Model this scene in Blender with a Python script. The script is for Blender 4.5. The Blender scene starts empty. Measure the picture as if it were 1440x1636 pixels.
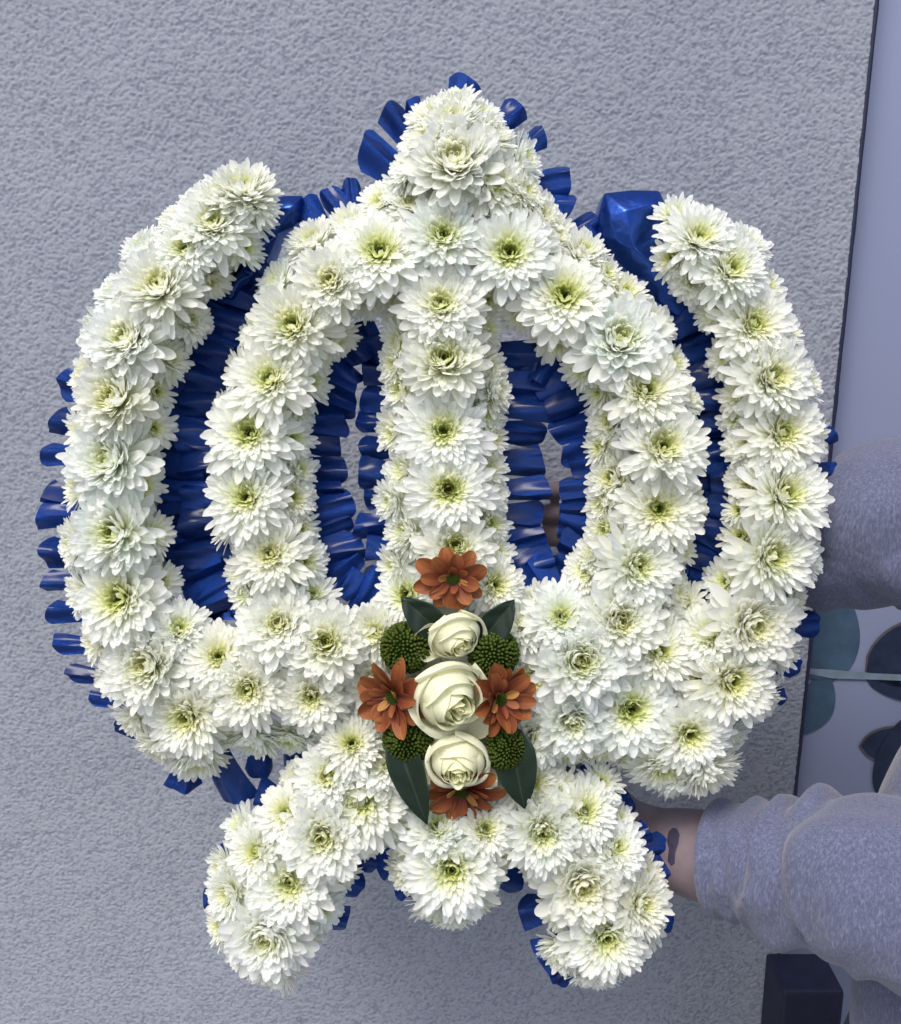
import bpy, bmesh, math, random
import numpy as np
from mathutils import Vector, Matrix, Quaternion, noise
R = math.radians
random.seed(7); rng = np.random.default_rng(7)
scene = bpy.context.scene
col = scene.collection

# ------------------------------------------------------------------ camera
F = 1700.0                      # focal length in photo pixels (photo 1440 x 1636)
PITCH = R(14)
C0 = Vector((0, -0.16, 1.10))   # middle of the tribute
WY = 0.17                       # the wall's face
DIST = 0.86
fwd = Vector((0, math.cos(PITCH), -math.sin(PITCH)))
upv = Vector((0, math.sin(PITCH), math.cos(PITCH)))
rgt = Vector((1, 0, 0))
CAM = C0 - fwd * DIST
cd = bpy.data.cameras.new('camera'); cam = bpy.data.objects.new('camera', cd); col.objects.link(cam)
cam.location = CAM; cam.rotation_euler = (R(90) - PITCH, 0, 0)
cd.sensor_fit = 'HORIZONTAL'; cd.sensor_width = 36; cd.lens = 36 * F / 1440
cd.clip_start = 0.02; cd.clip_end = 200
scene.camera = cam

# ------------------------------------------------------------------ world and sun (overcast)
SUN_EL, SUN_AZ = 58, 205        # azimuth measured from +Y, clockwise seen from above
w = bpy.data.worlds.new("World"); scene.world = w; w.use_nodes = True
nt = w.node_tree; nt.nodes.clear()
sky = nt.nodes.new('ShaderNodeTexSky'); sky.sky_type = 'NISHITA'; sky.sun_disc = False
sky.sun_elevation = R(SUN_EL); sky.sun_rotation = R(SUN_AZ)
sky.dust_density = 4.0; sky.air_density = 1.0; sky.ozone_density = 1.0
bgn = nt.nodes.new('ShaderNodeBackground'); bgn.inputs['Strength'].default_value = 0.13
on = nt.nodes.new('ShaderNodeOutputWorld')
nt.links.new(sky.outputs[0], bgn.inputs[0]); nt.links.new(bgn.outputs[0], on.inputs[0])
ld = bpy.data.lights.new('sun', 'SUN'); ld.energy = 1.35; ld.angle = R(20); ld.color = (1.0, 0.96, 0.90)
sun = bpy.data.objects.new('sun', ld); col.objects.link(sun)
el, az = R(SUN_EL), R(SUN_AZ)
sdir = Vector((math.sin(az) * math.cos(el), math.cos(az) * math.cos(el), math.sin(el)))
sun.rotation_euler = sdir.to_track_quat('Z', 'Y').to_euler(); sun.location = sdir * 5
scene.view_settings.view_transform = 'Standard'; scene.view_settings.look = 'None'
scene.cycles.diffuse_bounces = 6; scene.cycles.max_bounces = 14
scene.view_settings.gamma = 1; scene.view_settings.exposure = 0.74

# ------------------------------------------------------------------ helpers
def ray(px, py):
    return (fwd + rgt * ((px - 720) / F) + upv * ((818 - py) / F))
def atY(px, py, Y):
    d = ray(px, py); return CAM + d * ((Y - CAM.y) / d.y)
LEAN = R(9)
n_t = Vector((0, -math.cos(LEAN), math.sin(LEAN)))
u_t = Vector((0, math.sin(LEAN), math.cos(LEAN)))
d0 = ray(720, 1600); ORG = CAM + d0 * ((C0 - n_t * 0.02 - CAM).dot(n_t) / d0.dot(n_t))
TM = Matrix(((1, 0, 0), (0, u_t.y, u_t.z), (0, n_t.y, n_t.z))).transposed()
TM = Matrix(((1, u_t.x, n_t.x), (0, u_t.y, n_t.y), (0, u_t.z, n_t.z))).to_4x4(); TM.translation = ORG
TI = TM.inverted()
def loc(px, py, z=0.0):
    """photo pixel -> tribute-local point on the plane z"""
    d = ray(px, py); p = ORG + n_t * z
    return TI @ (CAM + d * ((p - CAM).dot(n_t) / d.dot(n_t)))
PX = 0.000505

def tag(o, label=None, cat=None, group=None, kind=None):
    if label: o['label'] = label
    if cat: o['category'] = cat
    if group: o['group'] = group
    if kind: o['kind'] = kind
    return o
def link(name, me, mat=None, parent=None, m=None):
    o = bpy.data.objects.new(name, me); col.objects.link(o)
    if mat is not None and len(me.materials) == 0: me.materials.append(mat)
    if parent is not None: o.parent = parent
    if m is not None: o.matrix_local = m
    return o
def mesh_from(name, V, Fc, smooth=True, tone=None):
    me = bpy.data.meshes.new(name)
    me.from_pydata([tuple(v) for v in V], [], Fc); me.update()
    if smooth: me.shade_smooth()
    if tone is not None:
        a = me.attributes.new('tone', 'FLOAT', 'POINT'); a.data.foreach_set('value', np.array(tone, dtype=np.float32))
    return me
def bevel_box(x0, x1, y0, y1, z0, z1, b=0.002, name='box'):
    bm = bmesh.new(); bmesh.ops.create_cube(bm, size=1)
    for v in bm.verts:
        v.co = Vector(((x0 + x1) / 2 + v.co.x * (x1 - x0), (y0 + y1) / 2 + v.co.y * (y1 - y0), (z0 + z1) / 2 + v.co.z * (z1 - z0)))
    if b: bmesh.ops.bevel(bm, geom=bm.edges[:], offset=b, segments=2, affect='EDGES', profile=0.6)
    me = bpy.data.meshes.new(name); bm.to_mesh(me); bm.free(); return me

# ------------------------------------------------------------------ materials
class NT:
    def __init__(s, name):
        s.m = bpy.data.materials.new(name); s.m.use_nodes = True; s.t = s.m.node_tree; s.t.nodes.clear()
        s.out = s.t.nodes.new('ShaderNodeOutputMaterial')
    def n(s, typ, **kw):
        nd = s.t.nodes.new('ShaderNode' + typ)
        for k, v in kw.items():
            if hasattr(nd, k) and k not in nd.inputs: setattr(nd, k, v)
            else: nd.inputs[k].default_value = v
        return nd
    def l(s, a, b): s.t.links.new(a, b)
    def ramp(s, fac, stops):
        r = s.n('ValToRGB'); e = r.color_ramp.elements
        while len(e) < len(stops): e.new(0.5)
        for el_, (p, c) in zip(e, stops): el_.position = p; el_.color = (*c, 1)
        s.l(fac, r.inputs[0]); return r.outputs[0]
def noise_n(t, scale, detail=3, rough=0.6, vec=None, dist=0.0):
    nz = t.n('TexNoise'); nz.inputs['Scale'].default_value = scale; nz.inputs['Detail'].default_value = detail
    nz.inputs['Roughness'].default_value = rough; nz.inputs['Distortion'].default_value = dist
    if vec is not None: t.l(vec, nz.inputs['Vector'])
    return nz.outputs['Fac']
def objvec(t, scale=None):
    tc = t.n('TexCoord'); v = tc.outputs['Object']
    if scale:
        mp = t.n('Mapping'); mp.inputs['Scale'].default_value = scale; t.l(v, mp.inputs[0]); v = mp.outputs[0]
    return v

def petal_mat(name, stops, transl=0.3, rough=0.55, vein=True, tcol=None, bump=0.25, spec=0.2):
    t = NT(name)
    at = t.n('Attribute', attribute_name='tone')
    c = t.ramp(at.outputs['Fac'], stops)
    oi = t.n('ObjectInfo')
    mx = t.n('Mix', data_type='RGBA', blend_type='MULTIPLY'); 
    vr = t.ramp(oi.outputs['Random'], [(0, (1, 1, 1)), (0.5, (0.985, 0.975, 0.94)), (1, (0.975, 0.985, 0.985))])
    mx.inputs[0].default_value = 1.0
    t.l(c, mx.inputs[6]); t.l(vr, mx.inputs[7])
    nz = noise_n(t, 900, 2, vec=objvec(t))
    p = t.n('BsdfPrincipled'); p.inputs['Roughness'].default_value = rough
    p.inputs['Specular IOR Level'].default_value = spec
    t.l(mx.outputs[2], p.inputs['Base Color'])
    bp = t.n('Bump'); bp.inputs['Strength'].default_value = bump; bp.inputs['Distance'].default_value = 0.0003
    if bump: t.l(nz, bp.inputs['Height']); t.l(bp.outputs[0], p.inputs['Normal'])
    tr = t.n('BsdfTranslucent'); t.l(mx.outputs[2], tr.inputs[0])
    ms = t.n('MixShader'); ms.inputs[0].default_value = transl
    t.l(p.outputs[0], ms.inputs[1]); t.l(tr.outputs[0], ms.inputs[2]); t.l(ms.outputs[0], t.out.inputs[0])
    return t.m
M = {}
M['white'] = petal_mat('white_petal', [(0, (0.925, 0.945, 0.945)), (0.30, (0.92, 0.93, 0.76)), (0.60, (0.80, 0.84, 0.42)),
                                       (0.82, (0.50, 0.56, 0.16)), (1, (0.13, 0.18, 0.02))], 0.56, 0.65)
M['rose'] = petal_mat('rose_petal', [(0, (0.86, 0.87, 0.70)), (0.5, (0.87, 0.87, 0.60)), (1, (0.78, 0.76, 0.38))], 0.35, 0.5)
M['rust'] = petal_mat('rust_petal', [(0, (0.30, 0.120, 0.034)), (0.3, (0.235, 0.070, 0.026)), (0.75, (0.12, 0.018, 0.018)), (0.9, (0.36, 0.17, 0.05)), (1, (0.42, 0.24, 0.07))], 0.15, 0.5)
M['pom'] = petal_mat('green_floret', [(0, (0.090, 0.128, 0.030)), (0.5, (0.040, 0.060, 0.012)), (1, (0.008, 0.018, 0.003))], 0.05, 1.0, spec=0.0, bump=0)

def leaf_mat():
    t = NT('ivy_leaf'); at = t.n('Attribute', attribute_name='tone')
    c = t.ramp(at.outputs['Fac'], [(0, (0.005, 0.014, 0.008)), (0.85, (0.009, 0.022, 0.012)), (1, (0.035, 0.060, 0.035))])
    p = t.n('BsdfPrincipled'); p.inputs['Roughness'].default_value = 0.45; p.inputs['Specular IOR Level'].default_value = 0.3
    nz = noise_n(t, 400, 3, vec=objvec(t)); bp = t.n('Bump'); bp.inputs['Strength'].default_value = 0.3; bp.inputs['Distance'].default_value = 0.0004
    t.l(nz, bp.inputs['Height']); t.l(bp.outputs[0], p.inputs['Normal'])
    t.l(c, p.inputs['Base Color']); t.l(p.outputs[0], t.out.inputs[0]); return t.m
M['leaf'] = leaf_mat()
def satin():
    t = NT('blue_ribbon'); oi = t.n('ObjectInfo')
    c = t.ramp(oi.outputs['Random'], [(0, (0.005, 0.027, 0.16)), (1, (0.009, 0.048, 0.28))])
    p = t.n('BsdfPrincipled'); p.inputs['Roughness'].default_value = 0.22; p.inputs['Specular IOR Level'].default_value = 0.7; p.inputs['Specular Tint'].default_value = (0.45, 0.65, 1, 1)
    p.inputs['Metallic'].default_value = 0.8; p.inputs['Coat Weight'].default_value = 0.3; p.inputs['Coat Roughness'].default_value = 0.2
    v = objvec(t, (3000, 60, 300)); nz = noise_n(t, 1.0, 2, vec=v)
    v2 = objvec(t, (60, 60, 60)); nz2 = noise_n(t, 1.0, 2, vec=v2)
    b = t.n('Bump'); b.inputs['Strength'].default_value = 0.12; b.inputs['Distance'].default_value = 0.0004; t.l(nz, b.inputs['Height'])
    b2 = t.n('Bump'); b2.inputs['Strength'].default_value = 0.5; b2.inputs['Distance'].default_value = 0.003; t.l(nz2, b2.inputs['Height']); t.l(b.outputs[0], b2.inputs['Normal'])
    t.l(b2.outputs[0], p.inputs['Normal'])
    t.l(c, p.inputs['Base Color']); t.l(p.outputs[0], t.out.inputs[0]); return t.m
M['ribbon'] = satin()
def simple(name, c, rough=0.6, bscale=None, bstr=0.3, bdist=0.001, var=0.0, vscale=30):
    t = NT(name); p = t.n('BsdfPrincipled'); p.inputs['Roughness'].default_value = rough
    v = objvec(t)
    nz = noise_n(t, vscale, 4, vec=v)
    lo = tuple(x * (1 - var) for x in c); hi = tuple(min(1, x * (1 + var)) for x in c)
    t.l(t.ramp(nz, [(0.3, lo), (0.7, hi)]), p.inputs['Base Color'])
    if bscale:
        nb = noise_n(t, bscale, 4, vec=v); b = t.n('Bump'); b.inputs['Strength'].default_value = bstr; b.inputs['Distance'].default_value = bdist
        t.l(nb, b.inputs['Height']); t.l(b.outputs[0], p.inputs['Normal'])
    t.l(p.outputs[0], t.out.inputs[0]); return t.m
M['foam'] = simple('foam', (0.62, 0.66, 0.58), 0.9, 900, 0.4, 0.001, 0.1, 60)
M['navy'] = simple('navy_paint', (0.007, 0.009, 0.032), 0.6, 250, 0.3, 0.001, 0.3, 40)
M['trim'] = simple('dark_seal', (0.01, 0.013, 0.045), 0.6, 300, 0.3, 0.001, 0.2, 40)
M['panel'] = simple('panel_face', (0.235, 0.27, 0.41), 0.42, 30, 0.05, 0.001, 0.03, 4)
M['leafprint'] = simple('printed_teal', (0.055, 0.10, 0.165), 0.42, None, 0, 0, 0.25, 30)
M['leafdark'] = simple('printed_dark', (0.014, 0.024, 0.06), 0.42, None, 0, 0, 0.35, 40)
M['leafedge'] = simple('printed_edge', (0.10, 0.085, 0.10), 0.42, None, 0, 0, 0.2, 40)
M['stemprint'] = simple('printed_stem', (0.19, 0.25, 0.32), 0.42, None, 0, 0, 0.2, 40)
M['skin'] = simple('skin', (0.185, 0.145, 0.165), 0.5, 700, 0.35, 0.0006, 0.10, 60)
M['hair'] = simple('hair', (0.02, 0.015, 0.012), 0.5, 500, 0.6, 0.002, 0.3, 200)
M['ink'] = simple('tattoo', (0.035, 0.03, 0.06), 0.55, 700, 0.3, 0.0006, 0.2, 60)
M['ground'] = simple('paving', (0.20, 0.20, 0.20), 0.85, 120, 0.5, 0.003, 0.2, 8)
M['trouser'] = simple('trouser', (0.05, 0.05, 0.08), 0.9, 600, 0.4, 0.001, 0.2, 30)

def render_mat():
    t = NT('wall_render'); p = t.n('BsdfPrincipled'); p.inputs['Roughness'].default_value = 0.85; p.inputs['Specular IOR Level'].default_value = 0.3
    v = objvec(t); big = noise_n(t, 3.0, 3, vec=v); fine = noise_n(t, 600, 3, 0.6, vec=v)
    c1 = t.ramp(big, [(0.3, (0.236, 0.260, 0.318)), (0.7, (0.270, 0.295, 0.352))])
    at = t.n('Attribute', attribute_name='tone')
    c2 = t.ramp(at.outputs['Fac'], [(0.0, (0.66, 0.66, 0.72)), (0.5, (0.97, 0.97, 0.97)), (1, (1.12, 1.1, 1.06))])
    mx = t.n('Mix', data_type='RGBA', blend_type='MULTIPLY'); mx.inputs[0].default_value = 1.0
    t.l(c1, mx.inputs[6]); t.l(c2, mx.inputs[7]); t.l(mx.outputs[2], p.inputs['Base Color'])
    b = t.n('Bump'); b.inputs['Strength'].default_value = 0.5; b.inputs['Distance'].default_value = 0.0008
    t.l(fine, b.inputs['Height']); t.l(b.outputs[0], p.inputs['Normal']); t.l(p.outputs[0], t.out.inputs[0]); return t.m
M['wall'] = render_mat()
def fleece():
    t = NT('heather_fleece'); p = t.n('BsdfPrincipled'); p.inputs['Roughness'].default_value = 0.95; p.inputs['Specular IOR Level'].default_value = 0.15
    p.inputs['Sheen Weight'].default_value = 0.25
    v = objvec(t, (1000, 1000, 200)); f1 = noise_n(t, 1, 3, 0.7, vec=v)
    v2 = objvec(t, (520, 520, 160)); f2 = noise_n(t, 1, 3, 0.6, vec=v2)
    ma = t.n('Math', operation='ADD'); t.l(f1, ma.inputs[0]); t.l(f2, ma.inputs[1])
    mb = t.n('Math', operation='MULTIPLY'); mb.inputs[1].default_value = 0.5; t.l(ma.outputs[0], mb.inputs[0])
    t.l(t.ramp(mb.outputs[0], [(0.28, (0.048, 0.054, 0.095)), (0.5, (0.092, 0.103, 0.168)), (0.72, (0.180, 0.200, 0.30))]), p.inputs['Base Color'])
    b = t.n('Bump'); b.inputs['Strength'].default_value = 0.5; b.inputs['Distance'].default_value = 0.0008
    t.l(f1, b.inputs['Height']); t.l(b.outputs[0], p.inputs['Normal']); t.l(p.outputs[0], t.out.inputs[0]); return t.m
M['fleece'] = fleece()

# ------------------------------------------------------------------ setting: wall, ground, panel, block
def smooth_noise(nx, ny, step, sy=None):
    """bilinear-cosine value noise on a grid"""
    sy = sy or step
    gx, gy = int(nx / step) + 3, int(ny / sy) + 3
    g = rng.random((gy, gx))
    y = np.arange(ny) / sy; x = np.arange(nx) / step
    yi = y.astype(int); xi = x.astype(int); fy = y - yi; fx = x - xi
    fy = fy * fy * (3 - 2 * fy); fx = fx * fx * (3 - 2 * fx)
    a = g[np.ix_(yi, xi)]; b = g[np.ix_(yi, xi + 1)]; c = g[np.ix_(yi + 1, xi)]; d = g[np.ix_(yi + 1, xi + 1)]
    return (a * (1 - fx) + b * fx) * (1 - fy)[:, None] + (c * (1 - fx) + d * fx) * fy[:, None]
def grid_faces(nx, ny):
    i = np.arange(ny - 1)[:, None] * nx + np.arange(nx - 1)[None, :]
    return np.stack([i, i + 1, i + 1 + nx, i + nx], -1).reshape(-1, 4)
eT, eB = atY(1399, 0, WY), atY(1231, 1636, WY)
def edge_x(z): return eB.x + (eT.x - eB.x) * (z - eB.z) / (eT.z - eB.z)
def build_wall():
    # finely stippled render where the camera looks, modelled as relief; the same wall goes on plain around it
    x0, z0, z1 = -0.64, 0.26, 1.84
    nz, nx = 1400, 980
    U = np.linspace(0, 1, nx); Zs = np.linspace(z0, z1, nz)
    ex = np.array([edge_x(z) for z in Zs])
    ex = ex + np.convolve(rng.standard_normal(nz), np.ones(5) / 5, 'same') * 0.0007
    X = x0 + (ex[:, None] - x0) * U[None, :]; Z = np.repeat(Zs[:, None], nx, 1)
    def blurred(sx, sy):
        a = rng.standard_normal((nz, nx))
        for ax, sg in ((1, sx), (0, sy)):
            k = np.exp(-0.5 * (np.arange(-6, 7) / sg) ** 2)
            k /= math.sqrt((k ** 2).sum())
            a = np.apply_along_axis(lambda r: np.convolve(r, k, 'same'), ax, a)
        return a
    n4 = smooth_noise(nx, nz, 60)
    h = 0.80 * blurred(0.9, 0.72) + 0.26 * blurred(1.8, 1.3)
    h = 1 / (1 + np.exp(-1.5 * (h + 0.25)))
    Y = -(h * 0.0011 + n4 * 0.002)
    Y[:, -1] = 0.0; Y[:, 0] = 0; Y[0, :] = 0; Y[-1, :] = 0
    V = np.stack([X, Y, Z], -1).reshape(-1, 3)
    me = bpy.data.meshes.new('wall'); Fc = grid_faces(nx, nz)
    n0 = len(V)
    extra = []
    zb, zt = -0.0, 3.0
    xb, xt = edge_x(zb), edge_x(zt)
    L = -4.0
    E = [(L, 0, zb), (xb, 0, zb), (x0, 0, z0), (edge_x(z0), 0, z0), (L, 0, zt), (xt, 0, zt), (x0, 0, z1), (edge_x(z1), 0, z1),
         (xb, 0.06, zb), (xt, 0.06, zt)]
    ef = [(0, 1, 3, 2), (0, 2, 6, 4), (6, 7, 5, 4), (1, 8, 9, 5)]
    me.from_pydata(np.vstack([V, np.array(E)]).tolist(), [], Fc.tolist() + [tuple(n0 + k for k in f) for f in ef])
    me.update(); me.shade_smooth()
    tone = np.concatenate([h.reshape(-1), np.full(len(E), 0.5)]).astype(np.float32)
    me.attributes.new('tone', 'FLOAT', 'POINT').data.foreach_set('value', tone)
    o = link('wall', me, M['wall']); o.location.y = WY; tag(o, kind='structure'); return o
wall = build_wall()
# little round plug mark low on the wall
bm = bmesh.new()
p = atY(478, 1626, WY)
for k in range(24):
    a0 = k / 24 * 2 * math.pi
    for r_, y_ in ((0.0024, 0.0), (0.0033, -0.0016), (0.0042, 0.0)):
        bm.verts.new((p.x + r_ * math.cos(a0), -0.0012 + y_, p.z + r_ * math.sin(a0)))
bm.verts.ensure_lookup_table()
for k in range(24):
    for j in range(2):
        a, b = k * 3 + j, ((k + 1) % 24) * 3 + j
        bm.faces.new((bm.verts[a], bm.verts[a + 1], bm.verts[b + 1], bm.verts[b]))
me = bpy.data.meshes.new('plug_ring'); bm.to_mesh(me); bm.free(); me.shade_smooth()
link('plug_ring', me, M['wall'], wall)

g = link('ground', bevel_box(-15, 15, -25, 2, -0.3, 0, 0, 'ground'), M['ground']); tag(g, kind='structure')

# smooth pale panel beyond the wall end, with a printed plant
PY = WY + 0.035
xe = atY(1380, 200, PY).x
def quad_strip(pts_l, pts_r):
    n = len(pts_l); return list(pts_l) + list(pts_r), [(i, i + 1, n + i + 1, n + i) for i in range(n - 1)]
pan = bpy.data.objects.new('printed_panel', None); col.objects.link(pan); pan.location = (0.9, PY, 0)
tag(pan, 'smooth pale blue door panel printed with dark plant leaves, right of the stippled wall end', 'door')
def wx(v): return (v[0] - 0.9, v[1] - PY, v[2])
sl = (eT.x - eB.x) / (eT.z - eB.z)
zb, zt = 0.0, 2.9
V = []
for z in (zb, zt):
    xx = edge_x(z) + 0.004
    V += [wx((xx, PY, z)), wx((1.9, PY, z)), wx((1.9, PY + .04, z)), wx((xx, PY + .04, z))]
me = mesh_from('panel_board', V, [(0, 1, 5, 4), (1, 2, 6, 5), (2, 3, 7, 6), (3, 0, 4, 7), (4, 5, 6, 7), (3, 2, 1, 0)], False)
link('panel_board', me, M['panel'], pan)
# dark seal between wall end and panel
V = []; nseg = 160
for k in range(nseg + 1):
    z = zt * k / nseg; j = (noise.noise(Vector((0, 0, z * 60)))) * 0.0011; xx = edge_x(z)
    V += [(xx - 0.0005, WY - 0.0012, z), (xx + 0.0036 + j, WY - 0.0008, z), (xx + 0.0042 + j, PY, z), (xx - 0.0005, PY, z)]
Fc = []
for k in range(nseg):
    for a, b in ((0, 1), (1, 2), (2, 3), (3, 0)):
        Fc.append((k * 4 + a, k * 4 + b, k * 4 + 4 + b, k * 4 + 4 + a))
sealo = link('door_seal', mesh_from('door_seal', V, Fc), M['trim'])
tag(sealo, 'thin dark navy seal strip running down the right end of the stippled wall', 'seal')

def print_shape(name, outline, mat, off):
    """flat printed shape; outline given where it sits on the panel face"""
    pts = [atY(x, y, PY - off) for x, y in outline]
    V = [wx(p) for p in pts]
    bm = bmesh.new(); vs = [bm.verts.new(v) for v in V]; f = bm.faces.new(vs)
    bmesh.ops.triangulate(bm, faces=[f])
    me = bpy.data.meshes.new(name); bm.to_mesh(me); bm.free()
    return link(name, me, mat, pan)
def curve_leaf(a, b, wid, side=0.5, n=14, bow=0.0):
    """outline of a leaf from a to b"""
    ax, ay = a; bx, by = b; dx, dy = bx - ax, by - ay; L = math.hypot(dx, dy); nx_, ny_ = -dy / L, dx / L
    up, dn = [], []
    for i in range(n + 1):
        t = i / n; w_ = wid * math.sin(math.pi * t ** 0.8) ** 0.8; c = bow * math.sin(math.pi * t)
        cx, cy = ax + dx * t + nx_ * c, ay + dy * t + ny_ * c
        up.append((cx + nx_ * w_ * side, cy + ny_ * w_ * side)); dn.append((cx - nx_ * w_ * (1 - side), cy - ny_ * w_ * (1 - side)))
    return up + dn[::-1][1:-1]
print_shape('printed_leaf', curve_leaf((1330, 1090), (1335, 920), 85), M['leafprint'], 0.0012)
print_shape('printed_leaf', curve_leaf((1325, 1080), (1255, 1180), 60, bow=-10), M['leafprint'], 0.0016)
print_shape('printed_leaf', curve_leaf((1330, 1080), (1265, 1060), 28), M['leafprint'], 0.0020)
print_shape('printed_leaf', curve_leaf((1382, 1075), (1560, 990), 112, bow=8), M['leafedge'], 0.0012)
print_shape('printed_leaf', curve_leaf((1385, 1073), (1560, 992), 104, bow=8), M['leafdark'], 0.0016)
print_shape('printed_leaf', curve_leaf((1385, 1086), (1530, 1120), 40), M['leafdark'], 0.0016)
print_shape('printed_leaf', curve_leaf((1372, 1192), (1500, 1190), 62), M['leafedge'], 0.0012)
print_shape('printed_leaf', curve_leaf((1376, 1192), (1500, 1190), 55), M['leafdark'], 0.0016)
print_shape('printed_leaf', curve_leaf((1402, 1270), (1440, 1150), 40), M['leafdark'], 0.0022)
print_shape('printed_stem', [(1290, 1068), (1330, 1070), (1400, 1076), (1500, 1080), (1500, 1090), (1400, 1086), (1330, 1084), (1290, 1076)], M['stemprint'], 0.0024)

# navy block at the foot of the panel
a, b_ = atY(1234, 1512, WY), atY(1348, 1585, WY - 0.075)
zt_ = b_.z
blk = bevel_box(atY(1248, 1600, WY - 0.07).x, atY(1346, 1600, WY - 0.07).x, WY - 0.075, WY - 0.003, 0, zt_, 0.004, 'plinth_block')
o = link('plinth_block', blk, M['navy']); tag(o, 'dark navy painted block low beside the wall, below the grey sleeve', 'block')

# ------------------------------------------------------------------ the floral tribute
trib = bpy.data.objects.new('floral_tribute', None); col.objects.link(trib); trib.matrix_world = TM
tag(trib, 'white chrysanthemum tribute shaped as a winged emblem, edged with pleated blue ribbon', 'floral tribute')

def petal_grid(L, W, phi, curl, trough, nu=5, nv=8, twist=0.0, pw=1.0, tipn=5.0, ridge=0.03, wb=0.28):
    """returns (nv*nu,3) points; base at origin, pointing +X, up +Z"""
    t = 1 - (1 - np.linspace(0, 1, nv)) ** 1.55; dts = np.diff(t)
    a = phi + curl * t ** pw
    x = np.concatenate([[0], np.cumsum(dts * np.cos((a[1:] + a[:-1]) / 2))]) * L
    z = np.concatenate([[0], np.cumsum(dts * np.sin((a[1:] + a[:-1]) / 2))]) * L
    tt = np.minimum(t, 0.9985)
    wv = W * 0.5 * (wb + (1 - wb) * np.sin(np.minimum(tt / 0.72, 1) * math.pi / 2) ** 1.3) * (1 - tt ** tipn) ** 0.5
    s = np.linspace(-1, 1, nu)
    S, T = np.meshgrid(s, t)
    WW = wv[:, None]
    off = trough * WW * S ** 2 + ridge * W * np.cos(S * 3 * math.pi) * np.sin(T * math.pi)
    yy = WW * S
    tw = twist * T
    y2 = yy * np.cos(tw) - off * np.sin(tw); o2 = yy * np.sin(tw) + off * np.cos(tw)
    A = a[:, None]
    P = np.stack([x[:, None] - np.sin(A) * o2, y2, z[:, None] + np.cos(A) * o2], -1)
    return P.reshape(-1, 3), T.reshape(-1)
def rotz(P, a):
    c, s = math.cos(a), math.sin(a)
    return np.stack([P[:, 0] * c - P[:, 1] * s, P[:, 0] * s + P[:, 1] * c, P[:, 2]], -1)
GF = {}
def gf(nu, nv):
    if (nu, nv) not in GF: GF[(nu, nv)] = grid_faces(nu, nv)
    return GF[(nu, nv)]
class Acc:
    def __init__(s): s.V = []; s.F = []; s.T = []; s.n = 0
    def add(s, P, Fc, T):
        s.V.append(P); s.F.append(Fc + s.n); s.T.append(T); s.n += len(P)
    def mesh(s, name):
        V = np.vstack(s.V); me = bpy.data.meshes.new(name)
        fc = []
        for f in s.F: fc += f.tolist()
        me.from_pydata(V.tolist(), [], fc); me.update(); me.shade_smooth()
        me.attributes.new('tone', 'FLOAT', 'POINT').data.foreach_set('value', np.concatenate(s.T).astype(np.float32))
        return me

def chrysanth(seed, N=185, openness=1.0, split=0):
    """unit-radius double chrysanthemum, cup shaped. Returns mesh, list of outer petal meshes"""
    rn = random.Random(seed); A = Acc(); outer = []
    nu, nv = 5, 9; wf = rn.uniform(0.76, 1.14); openness *= rn.uniform(0.82, 1.08); cf = rn.uniform(-8, 14); tf = rn.uniform(0.78, 1.12); jf = rn.uniform(0.6, 1.6)
    for i in range(N):
        u = (i + 0.5) / N
        L = (0.15 + 0.87 * u ** 0.78) * rn.uniform(0.86, 1.10)
        el_ = R(74) * (1 - u) ** 0.85 * openness + R(10) + R(rn.uniform(-8, 8) * jf)
        if u > 0.86: el_ -= R(rn.uniform(2, 20))
        W = (0.052 + 0.195 * u ** 0.75) * rn.uniform(0.82, 1.18) * wf
        curl = R(rn.uniform(0, 38) * jf) - R(22) * u + R(cf)
        if u < 0.35: curl = R(rn.uniform(-35, 45))
        trough = rn.uniform(0.5, 1.0) * (1 - 0.62 * u)
        P, T = petal_grid(L, W, el_, curl, trough, nu, nv, rn.uniform(-0.45, 0.45), 1.6, rn.uniform(4.5, 9.0), 0.02, 0.36)
        r0 = 0.065 + 0.055 * u
        P = P + np.array([r0, 0, 0.05 * (1 - u) - 0.02])
        P = rotz(P, i * 2.39996 + rn.uniform(-0.14, 0.14))
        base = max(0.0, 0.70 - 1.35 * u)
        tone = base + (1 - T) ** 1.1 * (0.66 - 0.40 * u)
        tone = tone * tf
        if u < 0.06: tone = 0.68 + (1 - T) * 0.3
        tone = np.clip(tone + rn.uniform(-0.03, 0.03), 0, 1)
        if split and i >= N - split:
            a2 = Acc(); a2.add(P, gf(nu, nv), tone); outer.append(a2.mesh('petal'))
        else: A.add(P, gf(nu, nv), tone)
    # green eye
    n = 10; ring = []; V = [(0, 0, 0.06)]
    for k in range(n): V.append((0.07 * math.cos(k / n * 6.283), 0.07 * math.sin(k / n * 6.283), 0.02))
    Fc = np.array([[0, 1 + k, 1 + (k + 1) % n, 1 + (k + 1) % n] for k in range(n)])
    for k in range(n):
        P = np.array([V[0], V[1 + k], V[1 + (k + 1) % n]]); A.V.append(P); A.F.append(np.array([[0, 1, 2]]) + A.n); A.T.append(np.full(3, 1.0)); A.n += 3
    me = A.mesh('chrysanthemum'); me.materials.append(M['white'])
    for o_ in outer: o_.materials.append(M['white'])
    return me, outer
big = [chrysanth(s, 300, 1.0)[0] for s in range(1, 10)]
small = [chrysanth(s, 120, 0.95)[0] for s in range(11, 17)]
SPLIT = 16
split_set = [chrysanth(s, 300, 1.0, split=SPLIT) for s in (21, 22, 23)]

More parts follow.
